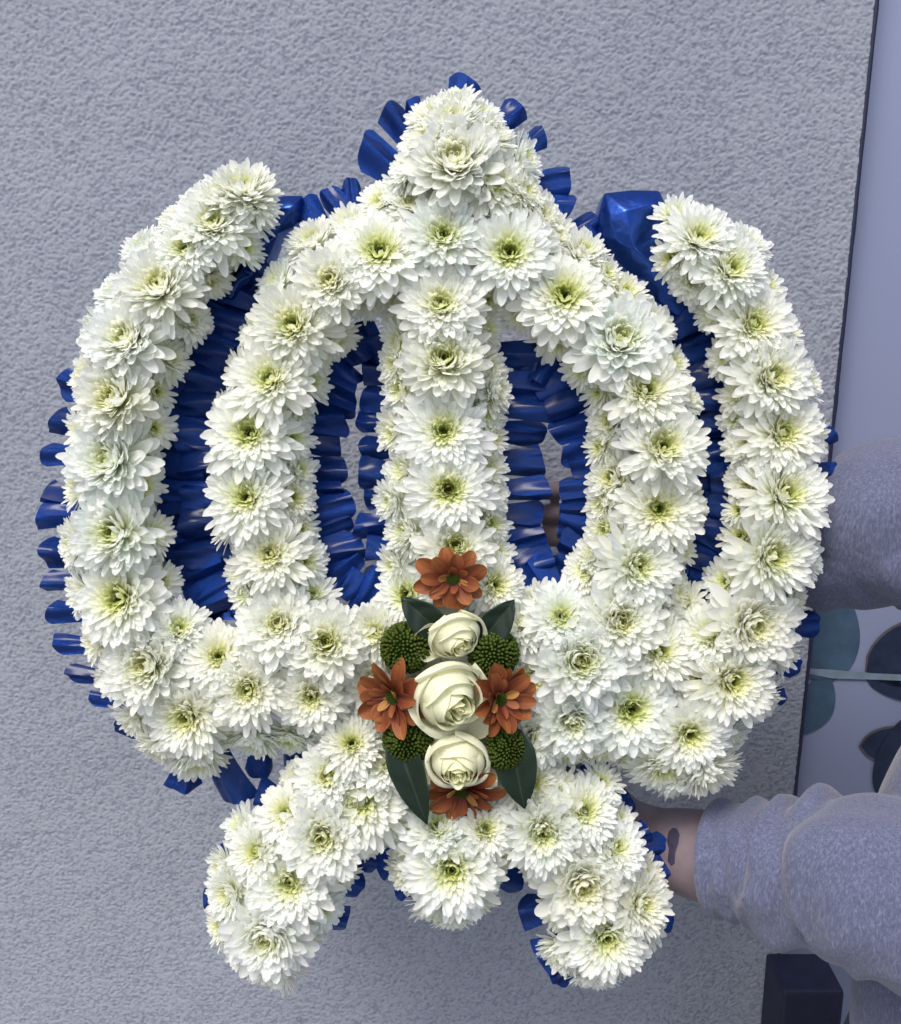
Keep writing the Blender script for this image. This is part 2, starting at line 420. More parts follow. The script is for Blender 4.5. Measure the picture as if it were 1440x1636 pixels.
def flower_matrix(px, py, r, tilt, dirdeg, z, up=0.0):
    p = loc(px, py, z); a = R(tilt); d = R(dirdeg)
    nrm = Vector((math.sin(a) * math.cos(d), math.sin(a) * math.sin(d) + up, math.cos(a))).normalized()
    q = nrm.to_track_quat('Z', 'Y')
    sp = Quaternion((0, 0, 1), random.uniform(0, 6.28))
    m = (q @ sp).to_matrix().to_4x4(); s = r * PX
    m = m @ Matrix.Diagonal((s * random.uniform(.95, 1.05), s * random.uniform(.95, 1.05), s * random.uniform(.85, 1.2), 1))
    # keep the visible heart of the flower on the wanted spot
    m.translation = p - nrm * s * 0.18; return m

# main flowers: x, y, radius, tilt, direction the flower faces (0 right, 90 up, 180 left, 270 down)
MAIN = [
 # left outer wing
 (388,302,58,30,70),(352,316,46,40,110),(410,322,42,38,30),(340,358,64,18,80),(295,396,52,12,200),(254,458,77,14,120),(203,543,74,12,170),(183,637,74,12,190),
 (175,735,78,12,190),(183,852,76,12,190),(192,956,80,12,200),(234,1063,80,10,210),(298,1146,80,18,250),(396,1101,74,6,270),
 (286,1004,54,26,40),(349,1048,62,10,60),
 (444,997,72,6,90),(521,1027,70,10,60),(498,1112,66,10,270),
 # left ring
 (606,400,80,10,100),(528,448,66,12,200),(468,520,74,8,150),(430,605,74,8,170),(398,692,74,8,190),(393,795,70,8,190),(432,885,68,8,170),
 # apex
 (727,256,80,6,90),(788,293,66,28,0),(722,192,56,40,90),(708,375,70,4,90),(814,403,76,6,60),(903,471,78,8,60),
 (678,222,50,48,150),(782,218,48,50,45),(838,305,52,46,10),(655,268,46,46,170),
 # centre column
 (705,485,70,4,90),(711,575,72,4,90),(709,688,76,4,270),(717,782,72,4,270),(728,873,64,6,90),
 # right ring
 (991,541,84,8,30),(1033,621,72,8,20),(1061,713,76,6,0),(1054,813,76,6,0),(1019,904,76,8,320),(991,992,74,6,300),(928,1057,80,4,270),(897,985,64,16,120),
 (1008,1134,78,8,300),(915,1150,64,20,250),(1055,1040,62,16,30),
 # right wing
 (1116,381,64,16,60),(1168,430,64,14,30),(1206,517,74,12,10),(1234,603,74,12,0),(1252,691,76,12,0),(1256,789,80,10,0),(1233,889,76,10,340),
 (1204,1000,80,10,340),(1171,1088,80,12,320),(1133,1016,56,26,150),(1102,1173,68,16,300),(1061,1226,66,52,265),(1130,1235,56,50,300),
 # left leg
 (524,1240,58,22,110),(577,1279,82,10,280),(517,1337,78,6,270),(411,1362,58,22,170),(463,1410,78,6,270),(367,1428,54,34,185),(427,1495,80,12,250),
 (455,1298,54,26,140),(610,1215,64,16,60),(562,1188,56,24,100),
 # foot
 (722,1388,88,14,270),(700,1320,56,24,100),(775,1325,54,26,60),
 # right leg
 (934,1296,66,20,60),(868,1328,76,8,270),(932,1415,84,6,280),(969,1497,80,12,280),(983,1356,58,28,30),(1026,1446,60,30,10),(850,1250,58,24,30),
 # around the spray
 (650,950,62,26,170),(790,935,56,26,20),(600,1090,60,22,180),(590,1165,60,20,200),(850,1085,58,18,20),(858,1175,60,20,320),(600,1010,56,20,150),(840,1000,52,22,40),
 (690,1060,50,0,90),(765,1085,50,0,90),(690,1180,50,0,90),(775,1190,50,0,90),(730,1270,50,0,90),
]
SIDE = [
 # left wing inner side
 (389,396,42,42,10),(336,447,40,52,320),(303,512,42,48,0),(268,572,44,46,0),(245,684,48,44,0),(228,778,46,40,0),(245,851,44,46,10),(258,928,44,46,20),
 (250,625,40,50,0),(232,730,40,50,0),(360,300,44,50,110),(320,325,42,50,130),(410,345,42,55,10),
 # left wing outer side
 (285,350,42,52,130),(232,400,46,50,140),(190,470,48,50,150),(158,530,48,52,160),(140,600,48,52,175),(128,690,48,52,180),(125,780,48,52,180),(124,870,48,52,180),
 (130,945,48,52,190),(152,1030,48,50,200),(178,1090,46,50,215),(215,1150,48,52,225),(255,1195,50,55,240),(315,1210,56,56,270),
 # lower left horizontal underside
 (405,1180,54,58,265),(460,1178,54,58,270),(440,1068,54,22,60),(370,1170,46,52,270),(520,1175,46,54,270),(455,930,46,40,60),(392,950,46,46,200),
 # left ring inner side
 (590,476,46,50,300),(538,542,44,54,300),(495,611,48,46,0),(464,701,48,40,0),(466,795,50,42,0),(484,897,50,46,10),(475,655,42,52,0),(478,750,42,52,0),(480,845,42,52,0),(500,950,46,46,60),(620,460,40,55,280),(505,565,42,50,330),
 # left ring outer side
 (444,451,48,46,140),(500,385,50,46,125),(556,356,44,44,125),(607,323,50,44,130),(658,328,50,24,100),(410,530,44,50,165),(380,595,44,52,175),(362,660,44,54,180),(358,745,44,54,180),(365,840,44,54,180),(385,915,44,52,190),(575,365,46,36,110),
 # apex right
 (860,345,50,44,20),(880,375,50,46,30),(930,405,50,46,45),(965,440,46,44,40),(760,340,48,20,60),(640,300,44,46,150),(766,186,50,48,60),(692,186,50,48,120),(730,160,40,56,90),(835,255,48,56,20),
 # centre column left side
 (637,480,44,50,190),(638,545,48,50,180),(640,620,48,48,180),(630,690,46,52,180),(645,752,48,44,180),(628,800,44,54,180),(652,850,50,44,180),(632,905,46,52,180),(630,580,42,54,180),
 # centre column right side
 (780,478,40,48,330),(776,526,42,48,0),(775,590,48,50,0),(768,657,50,46,0),(775,750,50,46,0),(780,835,48,48,0),(785,700,42,56,0),(785,790,42,56,0),(795,885,46,54,0),(790,625,42,54,0),
 # right ring inner side
 (833,504,46,54,265),(889,545,46,54,255),(930,590,46,52,215),(960,625,44,50,195),(977,672,50,46,180),(980,765,50,44,180),(972,847,50,44,180),(938,913,50,44,150),(960,715,42,54,180),(962,805,42,54,180),(950,885,42,52,170),(870,500,44,48,260),(855,960,46,50,130),
 # right ring outer side
 (1000,465,46,40,50),(1050,520,46,46,35),(1075,580,42,50,20),(1095,640,40,52,10),(1105,725,40,54,0),(1105,810,40,54,0),(1088,880,40,52,0),(1075,950,44,50,0),(1060,990,44,30,0),
 # right wing inner side
 (1077,344,42,30,150),(1075,412,42,36,190),(1110,447,44,34,210),(1139,500,40,46,200),(1160,574,40,46,190),(1180,631,42,44,185),(1196,713,46,38,180),(1196,773,42,42,180),(1184,858,42,42,180),(1160,930,46,42,170),(1176,670,36,54,180),(1181,815,36,54,180),(1120,1080,50,24,130),(1095,960,36,50,170),
 # right wing outer side
 (1140,355,46,50,70),(1190,395,48,52,45),(1225,455,48,52,30),(1258,530,48,52,20),(1288,610,48,54,10),(1296,700,48,54,0),(1300,800,48,54,0),(1285,890,46,54,350),(1268,965,48,54,340),(1248,1045,48,52,330),(1212,1120,48,54,320),(1170,1180,48,55,310),(1150,1225,46,58,300),
 # underside right
 (960,1195,48,58,270),(910,1205,48,54,270),(1010,1205,46,58,270),(1085,1250,52,64,265),(1000,1080,46,20,60),
 # left leg sides
 (385,1320,42,50,150),(360,1385,42,54,180),(355,1480,46,50,190),(385,1522,46,52,230),(440,1552,54,56,265),(490,1500,42,50,320),(512,1450,50,44,0),(545,1400,46,50,330),(590,1350,46,52,300),(480,1245,42,50,120),(630,1310,50,30,300),(495,1275,46,34,130),
 # foot sides
 (655,1360,46,46,220),(650,1395,44,54,210),(795,1375,48,48,330),(690,1450,46,58,250),(760,1445,46,58,290),(740,1340,42,16,90),(662,1318,42,34,200),(770,1400,44,46,350),(722,1470,40,66,270),
 # right leg sides
 (820,1340,46,48,240),(860,1395,46,50,220),(890,1455,46,52,200),(900,1520,50,52,215),(950,1560,54,58,265),(1005,1528,46,54,320),(1045,1480,46,54,0),(1030,1400,46,54,20),(990,1310,46,50,40),(960,1250,44,40,70),(900,1265,48,24,80),(820,1285,46,26,240),
]
allf = []
for (x, y, r, tl, dd) in MAIN: allf.append((x, y, r, tl, dd, (0.030 if tl else 0.008) - 0.020 * tl / 60 + random.uniform(-0.003, 0.004), 1))
for (x, y, r, tl, dd) in SIDE: allf.append((x, y, r * 1.04, tl, dd, 0.012 - 0.016 * max(0, tl - 20) / 45 + random.uniform(-0.002, 0.003), 0))
biggest = sorted([i for i, f in enumerate(allf) if f[6]], key=lambda i: -allf[i][2])[:18]
chr_objs = []
for i, (x, y, r, tl, dd, z, main) in enumerate(allf):
    if 575 < x < 870 and 940 < y < 1300: z -= 0.010
    m = flower_matrix(x, y, r * (0.99 if main else 0.96), tl + random.uniform(-5, 5), dd + random.uniform(-15, 15), z, random.uniform(0.12, 0.36) if main else 0.08)
    if i in biggest:
        me, pets = split_set[i % 3]
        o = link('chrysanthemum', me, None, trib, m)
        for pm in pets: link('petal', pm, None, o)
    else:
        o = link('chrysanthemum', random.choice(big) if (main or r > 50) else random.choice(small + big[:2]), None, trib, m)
    chr_objs.append(o)

# foam base: flat-topped rounded bars under the flower rows
def bar(A, pts, w_, z0, z1):
    P = []
    n = len(pts)
    for i, (x, y) in enumerate(pts):
        a = pts[max(0, i - 1)]; b = pts[min(n - 1, i + 1)]
        dx, dy = b[0] - a[0], b[1] - a[1]; L = math.hypot(dx, dy); nx_, ny_ = -dy / L, dx / L
        for (o_, z) in ((-1, z0), (-1, z0 * .4), (-.75, z1), (.75, z1), (1, z0 * .4), (1, z0)):
            q = loc(x + nx_ * w_ * o_, y + ny_ * w_ * o_, 0); P.append((q.x, q.y, z))
    Fc = []
    for i in range(n - 1):
        for j in range(6):
            a, b = i * 6 + j, i * 6 + (j + 1) % 6
            Fc.append([a, b, b + 6, a + 6])
    A.add(np.array(P), np.array(Fc), np.zeros(len(P)))
    A.add(np.array(P[:6]), np.array([[0, 1, 2, 3], [3, 4, 5, 0]]), np.zeros(6)); A.add(np.array(P[-6:]), np.array([[0, 1, 2, 3], [3, 4, 5, 0]]), np.zeros(6))
def smoothpath(pts, k=6):
    out = []
    for i in range(len(pts) - 1):
        p0, p1, p2, p3 = pts[max(0, i - 1)], pts[i], pts[i + 1], pts[min(len(pts) - 1, i + 2)]
        for j in range(k):
            t = j / k
            out.append(tuple(0.5 * ((2 * p1[c]) + (-p0[c] + p2[c]) * t + (2 * p0[c] - 5 * p1[c] + 4 * p2[c] - p3[c]) * t * t + (-p0[c] + 3 * p1[c] - 3 * p2[c] + p3[c]) * t ** 3) for c in (0, 1)))
    out.append(pts[-1]); return out
BARS = [([(380, 350), (290, 430), (225, 540), (195, 660), (185, 780), (195, 900), (225, 1010), (290, 1090), (400, 1100), (520, 1090), (600, 1090)], 48),
        ([(700, 300), (600, 400), (500, 480), (440, 590), (415, 700), (415, 800), (440, 900), (470, 990)], 46),
        ([(720, 220), (720, 400), (710, 600), (715, 800), (722, 1000), (722, 1250), (722, 1400)], 52),
        ([(740, 300), (820, 400), (930, 480), (1010, 580), (1055, 690), (1060, 800), (1025, 900), (980, 1000), (920, 1060)], 46),
        ([(1110, 380), (1170, 450), (1220, 560), (1248, 680), (1250, 800), (1230, 900), (1190, 1020), (1110, 1100), (1010, 1120), (900, 1110), (820, 1100)], 48),
        ([(722, 955), (722, 1120), (722, 1300)], 100),
        ([(640, 1190), (560, 1280), (480, 1360), (430, 1440), (427, 1480)], 50),
        ([(800, 1190), (860, 1290), (920, 1380), (955, 1450), (965, 1490)], 50)]
A = Acc()
for k, (pts, w_) in enumerate(BARS): bar(A, smoothpath(pts), w_, -0.040 - 0.0007 * k, 0.002 + 0.0005 * k)
fm = A.mesh('foam_base'); link('foam_base', fm, M['foam'], trib)

# ribbon pleats
def pleat_mesh(seed):
    """unit pleat: a folded tab of thin ribbon, base x=0, tip x=1, half width .5; arched over a soft crease, open at the end"""
    rn = random.Random(seed); nu, nv = 13, 9
    skew = rn.uniform(-0.14, 0.14); arch = rn.uniform(0.30, 0.60); cr = rn.uniform(-0.45, 0.45); c1 = rn.uniform(0.05, 0.35); c2 = rn.uniform(0.02, 0.3)
    drop = rn.uniform(0.0, 0.35); sharp = rn.uniform(0.65, 1.3)
    def sheet(dz):
        P = []
        for j in range(nv):
            v = j / (nv - 1)
            for i in range(nu):
                s = -1 + 2 * i / (nu - 1)
                end = 1 - (c1 if s < 0 else c2) * abs(s) ** 4 + skew * s
                q = abs(s - cr) / (1 - cr if s > cr else 1 + cr)
                ww = 0.5 * (0.62 + 0.38 * v)
                q = math.sqrt(q * q + 0.003) if q < .9 else q
                zz = arch * (1 - q ** sharp) * (0.30 + 0.70 * v) + 0.07 * math.sin(5.5 * s + seed) * v - drop * v ** 3 + dz + 0.02 * math.sin(7 * s + 5 * v + seed)
                P.append((v * end, s * ww, zz))
        return P
    a, b = sheet(0), sheet(-0.014); n = len(a); Fg = gf(nu, nv).tolist()
    Fc = Fg + [[n + f[0], n + f[3], n + f[2], n + f[1]] for f in Fg]
    e = [(nv - 1) * nu + i for i in range(nu)]
    Fc += [[e[i], e[i + 1], n + e[i + 1], n + e[i]] for i in range(nu - 1)]
    for sd in (0, nu - 1):
        for j in range(nv - 1):
            k = j * nu + sd; Fc.append([k, k + nu, n + k + nu, n + k] if sd == nu - 1 else [k + nu, k, n + k, n + k + nu])
    me = bpy.data.meshes.new('ribbon_pleat'); me.from_pydata(a + b, [], Fc); me.update(); me.shade_smooth()
    me.set_sharp_from_angle(angle=R(50)); me.materials.append(M['ribbon'])
    return me
PL = [pleat_mesh(s) for s in range(12)]
def pleat(bx, by, tx, ty, w_, z=None, ext=0.35, roll=0.0, pitch=0.0):
    # the base is pushed back under the flowers
    b = loc(bx + (bx - tx) * ext, by + (by - ty) * ext, -0.028); t_ = loc(tx, ty, -0.028)
    d = t_ - b; L = d.length; d.normalize()
    zz = -0.028 + random.uniform(-0.004, 0.004) if z is None else z
    m = Matrix.Translation((b.x, b.y, zz)) @ Matrix.Rotation(math.atan2(d.y, d.x), 4, 'Z') @ Matrix.Rotation(pitch + random.uniform(-.12, .12), 4, 'Y') @ Matrix.Rotation(roll + random.uniform(-.35, .35), 4, 'X')
    ww = w_ * PX * random.uniform(0.85, 1.15)
    m = m @ Matrix.Diagonal((L, ww, ww * 0.9, 1))
    link('ribbon_pleat', random.choice(PL), None, trib, m)
EXT = [(140,622,97,610,46),(125,682,84,668,46),(120,728,69,724,40),(115,800,68,790,42),(115,822,63,822,48),(120,888,69,882,44),(120,930,68,928,38),
 (125,980,76,976,40),(140,1032,84,1028,38),(160,1082,106,1075,32),(185,1122,144,1112,26),(225,412,196,400,26),(215,1168,188,1152,24),
 (295,1235,290,1262,52),(355,1215,382,1277,58),(415,1195,412,1247,50),(468,1195,470,1237,46),(445,1275,412,1258,42),
 (400,1320,370,1308,40),(365,1375,343,1362,34),(352,1430,328,1438,42),
 (560,1372,602,1382,40),(535,1402,578,1425,42),(510,1455,558,1466,46),(640,1350,612,1402,50),(665,1400,640,1432,34),(800,1400,836,1412,42),
 (878,1450,830,1462,50),(905,1515,862,1535,62),(905,1550,885,1565,36),
 (975,1295,1010,1275,46),(1000,1340,1040,1328,44),(1030,1382,1082,1392,52),(1020,1355,1066,1352,40),(1040,1470,1073,1482,50),(940,1240,975,1238,46),
 (1310,750,1336,755,34),(1300,820,1349,822,44),(1292,885,1343,886,44),(1285,935,1336,936,40),(1268,1000,1313,998,42),(1250,1065,1284,1065,36),(1318,700,1333,688,30),(1235,1110,1254,1112,28),
 (735,160,745,122,56),(668,190,656,162,30),(655,225,616,172,46),(642,282,576,228,58),(808,195,832,168,46),(840,235,870,212,38),(870,290,912,286,46),(880,325,918,330,42),
 (905,382,955,345,42),(565,345,560,282,32),(560,352,520,300,46),(520,380,484,320,46),(950,405,930,360,40)]
for (bx, by, tx, ty, w_) in EXT: pleat(bx, by, tx, ty, w_ * 1.14)
def row(pts, side, length, w_, step, jit=6, z=None, ext=0.5):
    """pleats along a path; side +1 points to the left of travel in picture terms"""
    sp = smoothpath(pts, 12); d = [0]
    for a, b in zip(sp, sp[1:]): d.append(d[-1] + math.dist(a, b))
    s = step / 2
    while s < d[-1]:
        i = next(k for k in range(len(d)) if d[k] >= s); a, b = sp[max(0, i - 1)], sp[min(len(sp) - 1, i)]
        dx, dy = b[0] - a[0], b[1] - a[1]; L = math.hypot(dx, dy) or 1
        nx_, ny_ = dy / L * side, -dx / L * side
        ll = length * random.uniform(0.72, 1.2)
        pleat(b[0], b[1], b[0] + nx_ * ll + random.uniform(-jit, jit), b[1] + ny_ * ll + random.uniform(-jit, jit), w_ * random.uniform(0.9, 1.2), z, ext)
        s += step * random.uniform(0.85, 1.12)
row([(572, 530), (512, 610), (498, 700), (498, 780), (508, 860), (535, 920), (595, 965)], 1, 58, 50, 36, 10)
row([(612, 900), (612, 800), (612, 700), (612, 600), (620, 540)], 1, 38, 50, 42, 8)
row([(815, 540), (815, 640), (815, 740), (818, 840), (830, 920)], 1, 58, 56, 44)
row([(835, 560), (890, 590), (930, 650), (950, 730), (950, 810), (930, 880), (895, 920), (840, 950)], -1, 48, 52, 36)
row([(350, 470), (305, 580), (280, 700), (272, 780), (285, 870), (330, 960)], -1 * -1, 62, 70, 44, z=-0.036)
row([(420, 410), (360, 530), (335, 640), (328, 760), (340, 880), (380, 960)], -1, 50, 60, 46)
row([(1010, 430), (1080, 520), (1125, 620), (1145, 720), (1145, 820), (1120, 920)], 1, 44, 60, 46)
row([(1060, 450), (1120, 540), (1150, 640), (1165, 760), (1160, 860), (1130, 940)], -1, 44, 60, 46, z=-0.036)
row([(600, 535), (570, 545)], 1, 50, 60, 20, z=-0.036)

# backing ribbon sheet lying under the pleats in the two slots between wing and ring
def backing(left, right, z, name='ribbon_backing', lab=None):
    l, r_ = smoothpath(left, 10), smoothpath(right, 10); n = min(len(l), len(r_)); V = []; nu = 9
    for i in range(n):
        for j in range(nu):
            t = j / (nu - 1); x = l[i][0] * (1 - t) + r_[i][0] * t; y = l[i][1] * (1 - t) + r_[i][1] * t
            q = loc(x, y, z); fold = 0.0035 * math.sin(i * 1.3 + 1.5 * noise.noise(Vector((i * .3, j * .4, z * 99)))) + 0.004 * noise.noise(Vector((i * .25, j * .6, 3)))
            V.append((q.x, q.y, z + fold))
    link(name, mesh_from(name, V, gf(nu, n).tolist()), M['ribbon'], trib)
backing([(360, 430), (300, 560), (250, 700), (245, 800), (265, 900), (330, 990)], [(450, 430), (390, 560), (355, 700), (345, 800), (375, 900), (400, 990)], -0.046)
backing([(960, 400), (1060, 520), (1100, 640), (1110, 760), (1105, 860), (1080, 960)], [(1080, 400), (1150, 520), (1180, 640), (1185, 760), (1180, 860), (1130, 960)], -0.046)

# crumpled ribbon wraps over the foam ends
def wrap(outline, crease, z, puff, name='ribbon_wrap'):
    """faceted sheet folded round a foam end: outline + inner crease points with heights, closed at the back"""
    from mathutils.geometry import delaunay_2d_cdt
    pts = [Vector(p) for p in outline] + [Vector(c[:2]) for c in crease]
    n = len(outline)
    vo, eo, fo, *_ = delaunay_2d_cdt(pts, [(i, (i + 1) % n) for i in range(n)], [], 1, 0.01)
    hs = {i: 0.0 for i in range(n)}
    for k, c in enumerate(crease): hs[n + k] = c[2]
    V = []
    for i, v in enumerate(vo):
        q = loc(v.x, v.y, z + hs.get(i, 0) * puff); V.append((q.x, q.y, z + hs.get(i, 0) * puff))
    Fc = [list(reversed(f)) for f in fo]
    nb = len(V)
    for i in range(n): V.append((V[i][0], V[i][1], z - 0.035))
    for i in range(n): Fc.append([i, (i + 1) % n, nb + (i + 1) % n, nb + i])
    bm = bmesh.new(); vs = [bm.verts.new(v) for v in V]
    for f in Fc:
        try: bm.faces.new([vs[k] for k in f])
        except ValueError: pass
    bmesh.ops.recalc_face_normals(bm, faces=bm.faces)
    me = bpy.data.meshes.new(name); bm.to_mesh(me); bm.free()
    o = link(name, me, M['ribbon'], trib)
    b = o.modifiers.new('soft', 'BEVEL'); b.width = 0.0016; b.segments = 3; b.limit_method = 'ANGLE'; b.angle_limit = R(8)
    for pg in me.polygons: pg.use_smooth = True
    return o
wrap([(966, 308), (1010, 303), (1054, 304), (1066, 330), (1056, 372), (1075, 420), (1105, 470), (1100, 520), (1050, 480), (1010, 440), (985, 415), (958, 380), (957, 340)],
     [(975, 345, 1.0), (1000, 336, 1.4), (1040, 352, 0.8), (1046, 325, 1.2), (1012, 395, 1.2), (1045, 425, 0.9), (985, 385, 0.9), (1060, 450, 0.8)], -0.022, 0.012)
wrap([(428, 318), (455, 312), (484, 312), (482, 345), (470, 362), (445, 372), (420, 385), (410, 360)],
     [(440, 335, 0.9), (468, 330, 1.2), (450, 352, 0.8)], -0.020, 0.010)
wrap([(415, 380), (445, 372), (430, 410), (405, 440), (370, 480), (350, 470), (385, 430)], [(420, 395, 1), (400, 420, .9), (380, 450, 1)], -0.024, 0.010)

# ------------------------------------------------------------------ central spray
def rose(px, py, r, tilt, dd, z, seed, label):
    rn = random.Random(seed); s = r * PX
    m = flower_matrix(px, py, r, tilt, dd, z)
    heart = Acc()
    def rp(th, span, rb, rm, rr_, zb, top, lip, drop, tonev, nu=15, nv=13, sp=0.03, notch=0.10):
        P, T = [], []; h = top - zb; wa, wb_ = rn.uniform(0, 6), rn.uniform(0, 6)
        for j in range(nv):
            v = 1 - (1 - j / (nv - 1)) ** 1.25
            for i in range(nu):
                s_ = -1 + 2 * i / (nu - 1)
                hv = h * (1 - 0.34 * abs(s_) ** 3.0 + notch * 0.4 * math.sin(s_ * 2.2 + wa))
                ph = th + s_ * span / 2
                if v < 0.55: q = math.sin(v / 0.55 * math.pi / 2); rad = rb + (rm - rb) * q
                else: q = (v - 0.55) / 0.45; q = q * q * (3 - 2 * q); rad = rm + (rr_ - rm) * q
                zz = zb + hv * v
                if v > 0.78:
                    q = (v - 0.78) / 0.22
                    rad += (lip + 0.018 * math.sin(s_ * 7 + wb_)) * q ** 1.5; zz -= drop * q ** 2
                rad += sp * s_
                P.append((rad * math.cos(ph), rad * math.sin(ph), zz)); T.append(min(1, tonev + 0.45 * (1 - v) ** 1.5 + (0.10 if v > .985 else 0)))
        return np.array(P), gf(nu, nv), np.array(T)
    th = rn.uniform(0, 6)
    for k in range(6):
        rr = 0.03 + 0.034 * k
        P, Fc, T = rp(th, R(235 - 14 * k), rr * .8, rr + 0.05, rr, -0.1, 0.97 - 0.012 * k, 0.012 + 0.004 * k, 0.01, 0.50 - 0.05 * k, sp=0.025, notch=0.02)
        heart.add(P, Fc, T); th += 2.2
    o = link('rose', heart.mesh('rose'), M['rose'], trib, m); tag(o, label)
    for ring, (n_, rb, rm, rr_, tp, lp, dr, spn) in enumerate([(3, .20, .40, .255, .97, .022, .012, 170), (3, .26, .56, .33, .885, .040, .025, 168), (3, .30, .70, .46, .77, .085, .05, 165), (4, .32,   .80, .74, .58, .12, .09, 132)]):
        for q in range(n_):
            P, Fc, T = rp(th + rn.uniform(-.2, .2), R(spn), rb, rm * rn.uniform(.96, 1.04), rr_ * rn.uniform(.94, 1.06), -0.1, tp + rn.uniform(-.04, .03), lp * rn.uniform(.6, 1.3), dr * rn.uniform(.6, 1.3), 0.32 - 0.09 * ring, sp=0.035)
            me = Acc(); me.add(P, Fc, T); link('petal', me.mesh('petal'), M['rose'], o)
            th += 2 * math.pi / n_
        th += 0.8
    return o
rose(727, 1010, 52, 36, 300, 0.044, 3, 'smallish cream rose at the top of the central spray')
rose(711, 1105, 72, 32, 325, 0.046, 5, 'largest cream rose in the middle of the central spray')
rose(732, 1207, 60, 24, 275, 0.042, 8, 'open cream rose at the bottom of the central spray')
# loose outer rose petals (guard petals)
def guard(px, py, L, W, ang, z, pitch, twist=0.2):
    P, T = petal_grid(L * PX, W * PX, 0, R(45), 0.5, 9, 10, twist, 1.2, 3.5, 0.01, 0.5)
    P = P.reshape(10, 9, 3)
    for j in range(10):
        for i in range(9): P[j, i, 2] += 0.0012 * math.sin(i * 1.7 + j) * (j / 9)
    a_ = Acc(); a_.add(P.reshape(-1, 3), gf(9, 10), T * 0 + 0.1 + 0.5 * (1 - T)); me = a_.mesh('rose_petal')
    p = loc(px, py, z)
    m = Matrix.Translation((p.x, p.y, z)) @ Matrix.Rotation(R(ang), 4, 'Z') @ Matrix.Rotation(-R(pitch), 4, 'Y')
    link('rose_petal', me, M['rose'], trib, m)
guard(710, 1030, 60, 70, 165, 0.034, 8); guard(700, 1165, 42, 60, 250, 0.036, 5); guard(765, 1005, 42, 34, 300, 0.036, 10)
guard(700, 1225, 50, 42, 200, 0.030, 5); guard(770, 1230, 36, 40, 320, 0.032, 5); guard(735, 1170, 60, 60, 40, 0.034, 4)

def rust(px, py, r, tilt, dd, z, seed, label, gap=None):
    rn = random.Random(seed)
    m = flower_matrix(px, py, r, tilt, dd, z)
    A = Acc()
    # centre dome of tiny florets
    for i in range(60):
        a = i * 2.39996; rr = 0.20 * math.sqrt((i + .5) / 60)
        c = np.array([rr * math.cos(a), rr * math.sin(a), 0.10 + 0.07 * (1 - (rr / .20) ** 2)])
        P = c + 0.018 * np.array([(1, 0, 0), (0, 1, 0), (-1, 0, 0), (0, -1, 0), (0, 0, 1.6)])
        A.add(P, np.array([[0, 1, 4, 4], [1, 2, 4, 4], [2, 3, 4, 4], [3, 0, 4, 4]])[:, :3], np.full(5, 0.3))
    V = [(0, 0, 0.15)] + [(0.24 * math.cos(k / 16 * 6.2832), 0.24 * math.sin(k / 16 * 6.2832), 0.06) for k in range(16)]
    A.add(np.array(V), np.array([[0, 1 + k, 1 + (k + 1) % 16] for k in range(16)]), np.full(len(V), 0.8))
    me = A.mesh('rust_daisy'); me.materials.append(M['pom'])
    o = link('rust_daisy', me, None, trib, m); tag(o, label)
    for ring, (n_, L0, W0, e0) in enumerate([(8, 0.98, 0.56, 6), (8, 0.86, 0.50, 22), (6, 0.52, 0.28, 44)]):
        for q in range(n_):
            L = L0 * rn.uniform(.86, 1.1)
            P, T = petal_grid(L, W0 * rn.uniform(.85, 1.15), R(e0 + rn.uniform(-8, 10)), R(rn.uniform(-35, 30)), rn.uniform(.1, .7), 7, 9, rn.uniform(-.5, .5), 1.3, 4, 0.05, 0.4)
            P = P + np.array([0.12, 0, 0.02])
            P = rotz(P, (q + ring * .5 + rn.uniform(-.12, .12)) / n_ * 6.283)
            tn = 0.04 + rn.uniform(0, .14) + 0.68 * (1 - T) ** 1.1 + 0.10 * np.tile(np.cos(np.linspace(-1, 1, 7) * 9), 9)
            if ring == 2 and q % 3 == 0: tn = 0.86 + 0.1 * T
            a_ = Acc(); a_.add(P, gf(7, 9), np.clip(tn, 0, 1)); link('petal', a_.mesh('petal'), M['rust'], o)
    return o
rust(724, 928, 54, 12, 270, 0.052, 1, 'rust orange daisy at the top of the central spray')
rust(624, 1116, 58, 30, 195, 0.049, 2, 'rust orange daisy left of the middle rose')
rust(803, 1118, 54, 28, 10, 0.050, 3, 'rust orange daisy right of the middle rose')
rust(738, 1270, 62, 26, 270, 0.035, 4, 'rust orange daisy tucked under the bottom rose')

